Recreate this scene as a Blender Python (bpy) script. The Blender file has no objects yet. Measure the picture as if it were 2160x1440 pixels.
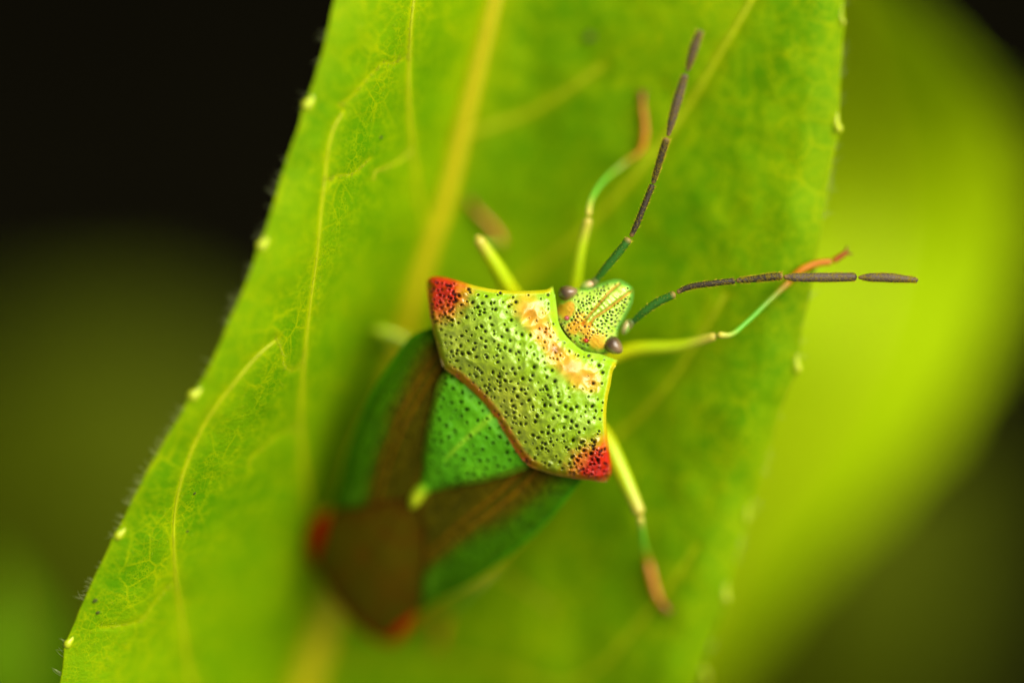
import bpy, math
import numpy as np
from mathutils import Vector

# ------------------------------------------------------------------ camera, sky, sun, exposure
# one unit is one centimetre; the bug is about 1.6 units long
sc = bpy.context.scene
DIST = 15.0
cam_d = bpy.data.cameras.new('camera')
cam = bpy.data.objects.new('camera', cam_d)
sc.collection.objects.link(cam)
sc.camera = cam
cam.location = (0, 0, DIST)
cam.rotation_euler = (0, 0, 0)
cam_d.sensor_width = 36.0
cam_d.lens = 150.0
cam_d.clip_start = 0.5
cam_d.clip_end = 5000.0
cam_d.dof.use_dof = True
cam_d.dof.focus_distance = DIST
cam_d.dof.aperture_fstop = 0.150 / 2.5
cam_d.dof.aperture_blades = 0

SUN_AZ = math.radians(54)      # clockwise from +Y
SUN_EL = math.radians(48)
world = bpy.data.worlds.new('World')
sc.world = world
world.use_nodes = True
wn = world.node_tree.nodes
bg = wn['Background']
sky = wn.new('ShaderNodeTexSky')
sky.sky_type = 'NISHITA'
sky.sun_disc = False
sky.sun_elevation = SUN_EL
sky.sun_rotation = SUN_AZ
sky.air_density = 1.0
sky.dust_density = 6.0
sky.ozone_density = 1.0
hsv = wn.new('ShaderNodeHueSaturation')          # thin high cloud: paler than a clear blue sky
hsv.inputs['Saturation'].default_value = 0.25
world.node_tree.links.new(sky.outputs[0], hsv.inputs['Color'])
world.node_tree.links.new(hsv.outputs[0], bg.inputs[0])
bg.inputs[1].default_value = 0.09

sun_d = bpy.data.lights.new('sun', 'SUN')
sun_d.energy = 4.1
sun_d.angle = math.radians(60)
sun_d.color = (1.0, 0.94, 0.82)
sun = bpy.data.objects.new('sun', sun_d)
sc.collection.objects.link(sun)
sdir = Vector((math.sin(SUN_AZ) * math.cos(SUN_EL), math.cos(SUN_AZ) * math.cos(SUN_EL), math.sin(SUN_EL)))
sun.rotation_euler = (-sdir).to_track_quat('-Z', 'Y').to_euler()
sun.location = sdir * 40

sc.view_settings.view_transform = 'Standard'
sc.view_settings.look = 'None'
sc.view_settings.exposure = 0.2
sc.view_settings.gamma = 1.0
sc.view_settings.use_curve_mapping = False
sc.render.engine = 'CYCLES'
sc.cycles.use_denoising = True
sc.cycles.max_bounces = 8

rng = np.random.default_rng(7)

# ------------------------------------------------------------------ helpers
def lin(r, g, b):
    c = np.array([r, g, b], float) / 255.0
    return np.where(c <= 0.04045, c / 12.92, ((c + 0.055) / 1.055) ** 2.4)

def P(px, py, z):
    """plan position (600 plan units to the centimetre at height 0) and height -> world point"""
    px, py, z = np.broadcast_arrays(np.asarray(px, float), np.asarray(py, float), np.asarray(z, float))
    k = (DIST - z) / DIST / 600.0
    return np.stack([(px - 1080) * k, (720 - py) * k, z], -1)

def smooth(a, b, x):
    t = np.clip((x - a) / (b - a), 0, 1)
    return t * t * (3 - 2 * t)

def crv(pts, n=None, t=None, keys=None):
    """smooth (Catmull-Rom) curve through pts, sampled by keys or by arc length"""
    p = np.asarray(pts, float)
    if keys is None:
        keys = np.concatenate([[0], np.cumsum(np.linalg.norm(np.diff(p[:, :2], axis=0), axis=1))])
        keys = keys / keys[-1]
    keys = np.asarray(keys, float)
    if t is None:
        t = np.linspace(0, 1, n)
    t = np.asarray(t, float)
    i = np.clip(np.searchsorted(keys, t, side='right') - 1, 0, len(p) - 2)
    h = (keys[i + 1] - keys[i])
    u = np.clip((t - keys[i]) / h, 0, 1)[..., None]
    m = np.zeros_like(p)
    d = np.diff(p, axis=0) / np.diff(keys)[:, None]
    m[0], m[-1] = d[0], d[-1]
    m[1:-1] = 0.5 * (d[1:] + d[:-1])
    hh = h[..., None]
    return ((2 * u**3 - 3 * u**2 + 1) * p[i] + (u**3 - 2 * u**2 + u) * hh * m[i]
            + (-2 * u**3 + 3 * u**2) * p[i + 1] + (u**3 - u**2) * hh * m[i + 1])

_perm = rng.random((256, 256))
def vnoise(x, y):
    xi, yi = np.floor(x).astype(int), np.floor(y).astype(int)
    fx, fy = x - xi, y - yi
    fx = fx**3 * (fx * (fx * 6 - 15) + 10); fy = fy**3 * (fy * (fy * 6 - 15) + 10)
    g = lambda a, b: _perm[a & 255, b & 255]
    return ((g(xi, yi) * (1 - fx) + g(xi + 1, yi) * fx) * (1 - fy)
            + (g(xi, yi + 1) * (1 - fx) + g(xi + 1, yi + 1) * fx) * fy)
def fbm(x, y, o=4):
    s, a, n = 0, 1.0, 0
    for k in range(o):
        s = s + a * vnoise(x * 2**k + 17.3 * k, y * 2**k + 9.1 * k); n += a; a *= 0.5
    return s / n

def dpoly(px, py, poly):
    poly = np.asarray(poly, float)
    best = np.full(np.shape(px), 1e9)
    for (ax, ay), (bx, by) in zip(poly[:-1, :2], poly[1:, :2]):
        dx, dy = bx - ax, by - ay
        t = np.clip(((px - ax) * dx + (py - ay) * dy) / (dx * dx + dy * dy + 1e-9), 0, 1)
        best = np.minimum(best, np.hypot(px - ax - t * dx, py - ay - t * dy))
    return best

def inside(px, py, poly):
    poly = np.asarray(poly, float)
    r = np.zeros(np.shape(px), bool)
    j = len(poly) - 1
    for i in range(len(poly)):
        xi, yi, xj, yj = poly[i, 0], poly[i, 1], poly[j, 0], poly[j, 1]
        c = ((yi > py) != (yj > py)) & (px < (xj - xi) * (py - yi) / (yj - yi + 1e-12) + xi)
        r ^= c
        j = i
    return r

def mesh_obj(name, verts, faces, mat, parent=None, col=None, shade=True):
    me = bpy.data.meshes.new(name)
    verts = np.ascontiguousarray(verts, np.float32)
    if isinstance(faces, np.ndarray):
        nf, k = faces.shape
        me.vertices.add(len(verts)); me.vertices.foreach_set('co', verts.ravel())
        me.loops.add(nf * k); me.loops.foreach_set('vertex_index', faces.astype(np.int32).ravel())
        me.polygons.add(nf); me.polygons.foreach_set('loop_start', np.arange(0, nf * k, k, dtype=np.int32))
        me.update(calc_edges=True)
    else:
        me.from_pydata(verts.tolist(), [], faces)
    me.validate()
    if shade:
        me.polygons.foreach_set('use_smooth', np.ones(len(me.polygons), bool))
    if col is not None:
        at = me.color_attributes.new('Col', 'FLOAT_COLOR', 'POINT')
        c4 = np.ones((len(verts), 4), np.float32); c4[:, :3] = np.clip(col, 0, 1)
        at.data.foreach_set('color', c4.ravel())
    me.materials.append(mat)
    o = bpy.data.objects.new(name, me)
    sc.collection.objects.link(o)
    if parent is not None:
        o.parent = parent
    return o

def adopt(o, parent):
    o.parent = parent
    o.matrix_parent_inverse = parent.matrix_basis.inverted()

def grid_faces(n, m, off=0, flip=False):
    i, j = np.meshgrid(np.arange(n - 1), np.arange(m - 1), indexing='ij')
    a = (i * m + j).ravel() + off
    f = np.stack([a, a + m, a + m + 1, a + 1], -1)
    return f[:, ::-1] if flip else f

def shell(name, V, mat, parent=None, col=None, th=0.04, inset=0.0, flip=False):
    """closed plate: top grid V (n,m,3), underside th lower, stitched rim"""
    n, m = V.shape[:2]
    B = V.copy(); B[..., 2] -= th
    if inset:
        c = V.reshape(-1, 3).mean(0)
        B[..., :2] += (c[:2] - B[..., :2]) * inset
    verts = np.concatenate([V.reshape(-1, 3), B.reshape(-1, 3)])
    N = n * m
    f = [grid_faces(n, m, 0, flip), grid_faces(n, m, N, not flip)]
    idx = np.arange(N).reshape(n, m)
    ring = np.concatenate([idx[0, :-1], idx[:-1, -1], idx[-1, :0:-1], idx[:0:-1, 0]])
    nx = np.roll(ring, -1)
    q = np.stack([ring, nx, nx + N, ring + N], -1)
    f.append(q[:, ::-1] if flip else q)
    c = None
    if col is not None:
        c = np.concatenate([col.reshape(-1, 3)] * 2)
    return mesh_obj(name, verts, np.concatenate(f), mat, parent, c)

def tube_data(pts, rad, ns=14, nl=40, flat=1.0, colors=None, bump=None):
    pts = np.asarray(pts, float); rad = np.asarray(rad, float)
    keys = np.concatenate([[0], np.cumsum(np.linalg.norm(np.diff(pts, axis=0), axis=1))]); L = keys[-1]; keys = keys / L
    # denser rings at the rounded ends
    t = np.linspace(0, 1, nl)
    c = crv(pts, t=t, keys=keys)
    r = np.interp(t, np.linspace(0, 1, len(rad)) if len(rad) != len(pts) else keys, rad)
    s = t * L
    for e, rr in ((s, r[0]), (L - s, r[-1])):
        q = np.clip(e / max(rr, 1e-6), 0, 1)
        r = r * np.maximum(np.sqrt(np.clip(1 - (1 - q) ** 2, 0, 1)), 0.02)
    tan = np.gradient(c, axis=0); tan /= np.linalg.norm(tan, axis=1)[:, None]
    up = np.array([0, 0, 1.0])
    if abs(tan[:, 2]).max() > 0.95:
        up = np.array([1.0, 0.3, 0.2])
    a = np.cross(tan, up); a /= np.linalg.norm(a, axis=1)[:, None]
    b = np.cross(a, tan)
    ang = np.linspace(0, 2 * np.pi, ns, endpoint=False)
    rr = r[:, None] * np.ones((1, ns))
    if bump is not None:
        rr = rr * (1 + bump * (fbm(s[:, None] * 60 + 5, np.cos(ang)[None] * 3 + 9) - 0.5) * 2)
    V = c[:, None] + rr[..., None] * (a[:, None] * np.cos(ang)[None, :, None] + flat * b[:, None] * np.sin(ang)[None, :, None])
    idx = np.arange(nl * ns).reshape(nl, ns)
    n1 = np.roll(idx, -1, 1)
    f = np.stack([idx[:-1], n1[:-1], n1[1:], idx[1:]], -1).reshape(-1, 4)
    col = None
    if colors is not None:
        colors = np.asarray(colors, float)
        k = np.linspace(0, 1, len(colors))
        col = np.stack([np.interp(t, k, colors[:, q]) for q in range(3)], -1)
        col = np.repeat(col[:, None], ns, 1).reshape(-1, 3)
    return V.reshape(-1, 3), f, col, c, r

def tube(name, pts, rad, mat, parent=None, **kw):
    v, f, col, c, r = tube_data(pts, rad, **kw)
    return mesh_obj(name, v, f, mat, parent, col)

def tag(o, label=None, cat=None, group=None, kind=None):
    if label: o['label'] = label
    if cat: o['category'] = cat
    if group: o['group'] = group
    if kind: o['kind'] = kind
    return o

def empty(name, loc, parent=None):
    o = bpy.data.objects.new(name, None)
    o.empty_display_size = 0.1
    sc.collection.objects.link(o)
    o.location = loc
    if parent is not None:
        adopt(o, parent)
    bpy.context.view_layer.update()
    return o

# ------------------------------------------------------------------ materials
def new_mat(name):
    m = bpy.data.materials.new(name); m.use_nodes = True
    return m, m.node_tree.nodes, m.node_tree.links, m.node_tree.nodes['Principled BSDF']

def attr_mat(name, rough=0.35, spec=0.5, bump=0.0, bscale=120.0, sss=0.0, sss_r=0.01, coat=0.0, var=0.12, vscale=40.0):
    m, n, l, b = new_mat(name)
    at = n.new('ShaderNodeAttribute'); at.attribute_name = 'Col'
    tc = n.new('ShaderNodeTexCoord')
    nz = n.new('ShaderNodeTexNoise'); nz.inputs['Scale'].default_value = vscale; nz.inputs['Detail'].default_value = 4
    l.new(tc.outputs['Object'], nz.inputs['Vector'])
    mr = n.new('ShaderNodeMapRange'); mr.inputs[3].default_value = 1 - var; mr.inputs[4].default_value = 1 + var
    l.new(nz.outputs[0], mr.inputs[0])
    mx = n.new('ShaderNodeVectorMath'); mx.operation = 'SCALE'
    l.new(at.outputs['Color'], mx.inputs[0]); l.new(mr.outputs[0], mx.inputs['Scale'])
    l.new(mx.outputs[0], b.inputs['Base Color'])
    b.inputs['Roughness'].default_value = rough
    b.inputs['Specular IOR Level'].default_value = spec
    b.inputs['Coat Weight'].default_value = coat
    b.inputs['Coat Roughness'].default_value = 0.15
    if sss:
        b.inputs['Subsurface Weight'].default_value = sss
        b.inputs['Subsurface Radius'].default_value = (1.0, 0.7, 0.15)
        b.inputs['Subsurface Scale'].default_value = sss_r
    if bump:
        n2 = n.new('ShaderNodeTexNoise'); n2.inputs['Scale'].default_value = bscale; n2.inputs['Detail'].default_value = 3
        l.new(tc.outputs['Object'], n2.inputs['Vector'])
        bp = n.new('ShaderNodeBump'); bp.inputs['Strength'].default_value = bump; bp.inputs['Distance'].default_value = 0.01
        l.new(n2.outputs[0], bp.inputs['Height']); l.new(bp.outputs[0], b.inputs['Normal'])
    return m

M_plate = attr_mat('cuticle', rough=0.33, spec=0.5, bump=0.12, bscale=130, sss=0.12, sss_r=0.012, coat=0.4, var=0.08, vscale=60)
M_scut = attr_mat('dull_cuticle', rough=0.5, spec=0.14, bump=0.1, bscale=130, sss=0.1, sss_r=0.012, var=0.1, vscale=30)
M_wing = attr_mat('leathery_wing', rough=0.42, spec=0.05, bump=0.15, bscale=150, var=0.15, vscale=50)
M_membrane = attr_mat('wing_membrane', rough=0.55, spec=0.05, var=0.12, vscale=15)
M_limb = attr_mat('limb_cuticle', rough=0.34, spec=0.35, sss=0.12, sss_r=0.010, coat=0.1, var=0.06)
M_antenna = attr_mat('antenna_cuticle', rough=0.5, spec=0.35, bump=0.3, bscale=160, var=0.12, vscale=80)
M_eye = attr_mat('compound_eye', rough=0.28, spec=0.6, bump=0.1, bscale=300, coat=0.3, var=0.06, vscale=200)

def plain(name, rgb, rough=0.5, spec=0.4, transl=0.0):
    m, n, l, b = new_mat(name)
    tc = n.new('ShaderNodeTexCoord'); nz = n.new('ShaderNodeTexNoise'); nz.inputs['Scale'].default_value = 25
    l.new(tc.outputs['Object'], nz.inputs['Vector'])
    cr = n.new('ShaderNodeMixRGB')
    cr.inputs[1].default_value = (*[c * 0.8 for c in rgb], 1); cr.inputs[2].default_value = (*[min(1, c * 1.2) for c in rgb], 1)
    l.new(nz.outputs[0], cr.inputs[0]); l.new(cr.outputs[0], b.inputs['Base Color'])
    b.inputs['Roughness'].default_value = rough; b.inputs['Specular IOR Level'].default_value = spec
    if transl:
        tr = n.new('ShaderNodeBsdfTranslucent'); mx = n.new('ShaderNodeMixShader'); mx.inputs[0].default_value = transl
        l.new(cr.outputs[0], tr.inputs[0])
        l.new(b.outputs[0], mx.inputs[1]); l.new(tr.outputs[0], mx.inputs[2])
        l.new(mx.outputs[0], n['Material Output'].inputs[0])
    return m

M_hair = plain('leaf_hair', (0.56, 0.62, 0.24), 0.35, 0.5, 0.4)
M_down = plain('leaf_down', (0.50, 0.60, 0.03), 0.45, 0.2, 0.4)
M_bristle = plain('golden_bristle', (0.66, 0.52, 0.03), 0.4, 0.4, 0.3)
M_tooth = plain('gland_tooth', (0.56, 0.66, 0.012), 0.3, 0.5, 0.25)
M_vein = plain('side_vein', (0.46, 0.54, 0.001), 0.45, 0.35, 0.25)
M_midrib = plain('midrib', (0.58, 0.50, 0.001), 0.4, 0.4, 0.25)
M_spot = plain('dark_speck', (0.05, 0.07, 0.004), 0.7, 0.2)

def leaf_mat(name, a, b_, transl=0.3, rough=0.45, spec=0.35, cell=9.0, fine=True, veincol=(0.46, 0.54, 0.0)):
    """leaf tissue: mottled green with a fine net of paler veinlets"""
    m, n, l, b = new_mat(name)
    tc = n.new('ShaderNodeTexCoord')
    wn_ = n.new('ShaderNodeTexNoise'); wn_.inputs['Scale'].default_value = 3.0; wn_.inputs['Detail'].default_value = 3
    l.new(tc.outputs['Object'], wn_.inputs['Vector'])
    wm = n.new('ShaderNodeMixRGB'); wm.blend_type = 'ADD'; wm.inputs[0].default_value = 0.12
    l.new(tc.outputs['Object'], wm.inputs[1]); l.new(wn_.outputs['Color'], wm.inputs[2])
    nz = n.new('ShaderNodeTexNoise'); nz.inputs['Scale'].default_value = 2.2; nz.inputs['Detail'].default_value = 5; nz.inputs['Roughness'].default_value = 0.6
    l.new(tc.outputs['Object'], nz.inputs['Vector'])
    r1 = n.new('ShaderNodeValToRGB')
    r1.color_ramp.elements[0].position = 0.36; r1.color_ramp.elements[1].position = 0.66
    r1.color_ramp.elements[0].color = (*a, 1); r1.color_ramp.elements[1].color = (*b_, 1)
    l.new(nz.outputs[0], r1.inputs[0])
    out = r1.outputs[0]
    va = n.new('ShaderNodeAttribute'); va.attribute_name = 'Col'
    vx = n.new('ShaderNodeMixRGB'); vx.inputs[2].default_value = (*veincol, 1)
    l.new(va.outputs['Fac'], vx.inputs[0]); l.new(out, vx.inputs[1]); out = vx.outputs[0]
    if fine:
        for scale, w, amt in ((cell, 0.055, 0.5), (cell * 3.6, 0.10, 0.45), (cell * 9.5, 0.2, 0.42)):
            v = n.new('ShaderNodeTexVoronoi'); v.feature = 'DISTANCE_TO_EDGE'; v.inputs['Scale'].default_value = scale
            l.new(wm.outputs[0], v.inputs['Vector'])
            mr = n.new('ShaderNodeMapRange'); mr.inputs[1].default_value = 0.0; mr.inputs[2].default_value = w
            mr.inputs[3].default_value = amt; mr.inputs[4].default_value = 0.0
            l.new(v.outputs['Distance'], mr.inputs[0])
            # veinlets come and go
            n3 = n.new('ShaderNodeTexNoise'); n3.inputs['Scale'].default_value = scale * 0.35
            l.new(tc.outputs['Object'], n3.inputs['Vector'])
            m3 = n.new('ShaderNodeMapRange'); m3.inputs[1].default_value = 0.42; m3.inputs[2].default_value = 0.65
            l.new(n3.outputs[0], m3.inputs[0])
            mu = n.new('ShaderNodeMath'); mu.operation = 'MULTIPLY'
            l.new(mr.outputs[0], mu.inputs[0]); l.new(m3.outputs[0], mu.inputs[1])
            mx = n.new('ShaderNodeMixRGB'); mx.inputs[2].default_value = (*veincol, 1)
            l.new(mu.outputs[0], mx.inputs[0]); l.new(out, mx.inputs[1])
            out = mx.outputs[0]
    n4 = n.new('ShaderNodeTexNoise'); n4.inputs['Scale'].default_value = 70; n4.inputs['Detail'].default_value = 3
    l.new(tc.outputs['Object'], n4.inputs['Vector'])
    bp = n.new('ShaderNodeBump'); bp.inputs['Strength'].default_value = 0.35; bp.inputs['Distance'].default_value = 0.01
    l.new(n4.outputs[0], bp.inputs['Height'])
    l.new(out, b.inputs['Base Color']); l.new(bp.outputs[0], b.inputs['Normal'])
    b.inputs['Roughness'].default_value = rough; b.inputs['Specular IOR Level'].default_value = spec
    tr = n.new('ShaderNodeBsdfTranslucent'); l.new(out, tr.inputs[0])
    ms = n.new('ShaderNodeMixShader'); ms.inputs[0].default_value = transl
    l.new(b.outputs[0], ms.inputs[1]); l.new(tr.outputs[0], ms.inputs[2])
    l.new(ms.outputs[0], n['Material Output'].inputs[0])
    return m

M_leaf = leaf_mat('leaf_tissue', (0.100, 0.285, 0.0003), (0.200, 0.385, 0.0005), rough=0.6, spec=0.04)
M_leaf_far = leaf_mat('leaf_tissue_bright', (0.34, 0.52, 0.0005), (0.40, 0.57, 0.0008), fine=False, transl=0.3, rough=0.6, spec=0.03)
M_leaf_shade = leaf_mat('leaf_tissue_shaded', (0.058, 0.078, 0.0004), (0.080, 0.105, 0.0006), fine=False, transl=0.15, rough=0.7, spec=0.05)  # shade of the undergrowth painted into the leaf colour
M_leaf_deep_shade = leaf_mat('leaf_tissue_deep_shaded', (0.040, 0.054, 0.0003), (0.055, 0.072, 0.0005), fine=False, transl=0.15, rough=0.7, spec=0.03)  # darker copy: deeper shade painted into the tissue colour
M_leaf_mid = leaf_mat('leaf_tissue_mid', (0.16, 0.42, 0.0006), (0.19, 0.46, 0.0008), fine=False, transl=0.25, rough=0.6, spec=0.06)

def soil_mat():
    m, n, l, b = new_mat('shaded_soil')
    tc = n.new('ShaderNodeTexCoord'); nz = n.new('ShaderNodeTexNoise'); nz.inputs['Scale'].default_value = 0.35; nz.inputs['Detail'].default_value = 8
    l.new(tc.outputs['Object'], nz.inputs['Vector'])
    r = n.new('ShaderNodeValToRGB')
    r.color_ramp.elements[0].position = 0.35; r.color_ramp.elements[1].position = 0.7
    r.color_ramp.elements[0].color = (0.0014, 0.0012, 0.0006, 1); r.color_ramp.elements[1].color = (0.0045, 0.0040, 0.0018, 1)  # near-black albedo: the shade of the hollow is painted into the soil
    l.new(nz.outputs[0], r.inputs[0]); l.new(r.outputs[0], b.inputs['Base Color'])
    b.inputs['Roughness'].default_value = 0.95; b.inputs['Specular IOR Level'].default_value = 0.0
    return m

# ------------------------------------------------------------------ ground far below the leaf
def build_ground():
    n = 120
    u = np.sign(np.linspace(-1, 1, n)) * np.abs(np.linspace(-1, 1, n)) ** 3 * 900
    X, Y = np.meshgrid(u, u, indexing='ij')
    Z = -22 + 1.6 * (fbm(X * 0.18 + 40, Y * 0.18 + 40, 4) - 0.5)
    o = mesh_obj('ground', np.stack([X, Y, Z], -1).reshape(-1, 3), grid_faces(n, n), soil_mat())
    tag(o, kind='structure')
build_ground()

# ------------------------------------------------------------------ the leaf that carries the bug
MID = np.array([(1180, -1500), (1150, -900), (1105, -400), (1060, -80), (1030, 50), (985, 230), (935, 430), (890, 560), (856, 680), (798, 900), (742, 1120), (690, 1290), (652, 1400), (618, 1520), (560, 1800), (500, 2300), (470, 2800)], float)
LE = np.array([(1150, -1500), (860, -900), (765, -400), (722, -80), (703, 10), (682, 100), (643, 228), (617, 300), (588, 390), (548, 520), (521, 590), (490, 660), (440, 775), (402, 840), (352, 920), (300, 1012), (245, 1125), (192, 1230), (143, 1350), (126, 1440), (118, 1520), (120, 1800), (260, 2300), (450, 2800)], float)
RE = np.array([(1215, -1500), (1560, -900), (1735, -400), (1783, -80), (1779, 50), (1774, 150), (1768, 275), (1755, 350), (1741, 430), (1727, 520), (1710, 610), (1692, 700), (1681, 780), (1652, 850), (1622, 950), (1592, 1050), (1574, 1100), (1548, 1190), (1529, 1265), (1502, 1350), (1470, 1440), (1440, 1520), (1310, 1800), (900, 2300), (490, 2800)], float)
def yx(poly):
    def f(y):
        return crv(poly, t=np.asarray(y, float), keys=poly[:, 1])[..., 0]
    return f
def yfun(pts):
    p = np.array([(v, k) for k, v in pts], float)
    q = p[:, ::-1].copy()
    def f(y):
        return crv(np.stack([q[:, 1], q[:, 0]], -1), t=np.asarray(y, float), keys=q[:, 0])[..., 0]
    return f
def zfun(ys, zs):
    ys = np.array(ys, float); zs = np.array(zs, float)
    pts = np.stack([zs, ys], -1)
    return lambda y: crv(pts, t=np.asarray(y, float), keys=ys)[..., 0]
fM, fL, fR = yx(MID), yx(LE), yx(RE)
zM = zfun([-1500, -400, 0, 200, 600, 900, 1300, 1500, 2000, 2800], [-0.42, -0.36, -0.40, -0.46, -0.62, -0.76, -0.98, -1.08, -1.35, -1.7])
zL = zfun([-1500, -400, 0, 225, 520, 830, 1100, 1340, 1600, 2800], [-0.3, 0.14, 0.19, 0.20, 0.21, 0.19, 0.12, 0.03, -0.07, -1.65])
zR = zfun([-1500, -400, 0, 270, 600, 770, 1050, 1270, 1440, 2000, 2800], [-0.3, -0.22, -0.14, -0.11, -0.13, -0.16, -0.24, -0.32, -0.40, -0.8, -1.65])

SIDE_VEINS = [
    # left half
    ([(905, 520), (888, 440), (872, 330), (862, 200), (866, 60), (880, -60), (905, -260)], 5.5),
    ([(690, 1290), (668, 1150), (645, 1020), (634, 900), (640, 780), (652, 660), (668, 540), (682, 400), (702, 275), (724, 235)], 4.2),
    ([(560, 1800), (470, 1600), (405, 1440), (382, 1300), (366, 1150), (371, 1060), (400, 960), (440, 880), (500, 800), (548, 745), (585, 715)], 4.4),
    ([(862, 120), (842, 128), (828, 134), (806, 134), (792, 148), (768, 172), (750, 195), (716, 224)], 3.2),
    ([(868, 318), (838, 342), (806, 356), (792, 362), (787, 380)], 3.4),
    ([(780, 335), (762, 352), (742, 368), (716, 370), (692, 382)], 3.0),
    ([(585, 715), (597, 745), (600, 770), (615, 782), (630, 774), (643, 748)], 2.8),
    ([(368, 1225), (330, 1265), (300, 1305), (258, 1318), (212, 1322)], 2.6),
    ([(640, 900), (590, 915), (560, 940), (530, 965), (525, 985)], 2.3),
    # right half
    ([(962, 290), (1050, 262), (1120, 236), (1190, 195), (1270, 140)], 7.5),
    ([(830, 790), (930, 720), (1090, 600), (1180, 530), (1260, 455), (1360, 345), (1450, 225), (1520, 110), (1590, -10), (1650, -140)], 7.0),
    ([(756, 1080), (900, 1040), (1150, 985), (1290, 925), (1400, 820), (1490, 690), (1530, 620)], 5.5),
    ([(650, 1410), (800, 1400), (1000, 1395), (1200, 1440), (1270, 1400), (1350, 1310), (1430, 1210), (1470, 1150)], 3.6),
    ([(1052, 1205), (1090, 1230), (1130, 1255), (1170, 1290)], 4.0),
]
TEETH = [(646, 226, 11), (550, 523, 11), (405, 838, 11), (248, 1132, 9), (142, 1360, 8), (1768, 275, 9), (1682, 780, 7.5), (1576, 1097, 4), (1531, 1264, 7), (1490, 1432, 5), (1778, 50, 3.5)]

def leaf_z(px, py, relief=True):
    px = np.asarray(px, float); py = np.asarray(py, float)
    m, a, b = fM(py), fL(py), fR(py)
    zm, za, zb = zM(py), zL(py), zR(py)
    tl = np.clip((m - px) / (m - a), 0, 1.05); tr = np.clip((px - m) / (b - m), 0, 1.05)
    left = zm + (za - zm) * (0.25 * tl + 0.75 * np.sin(np.clip(tl, 0, 1) * np.pi / 2) ** 1.15)
    right = zm + (zb - zm) * (0.35 * tr + 0.65 * smooth(0.05, 1, tr))
    z = np.where(px < m, left, right)
    # gentle roll-down of the right margin
    z = z - 0.05 * smooth(0.9, 1.02, tr)
    if relief:
        z = z + 0.055 * (fbm(px / 210.0, py / 260.0, 3) - 0.5) + 0.007 * (fbm(px / 45.0 + 7, py / 45.0 + 3, 2) - 0.5)
    return z

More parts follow.
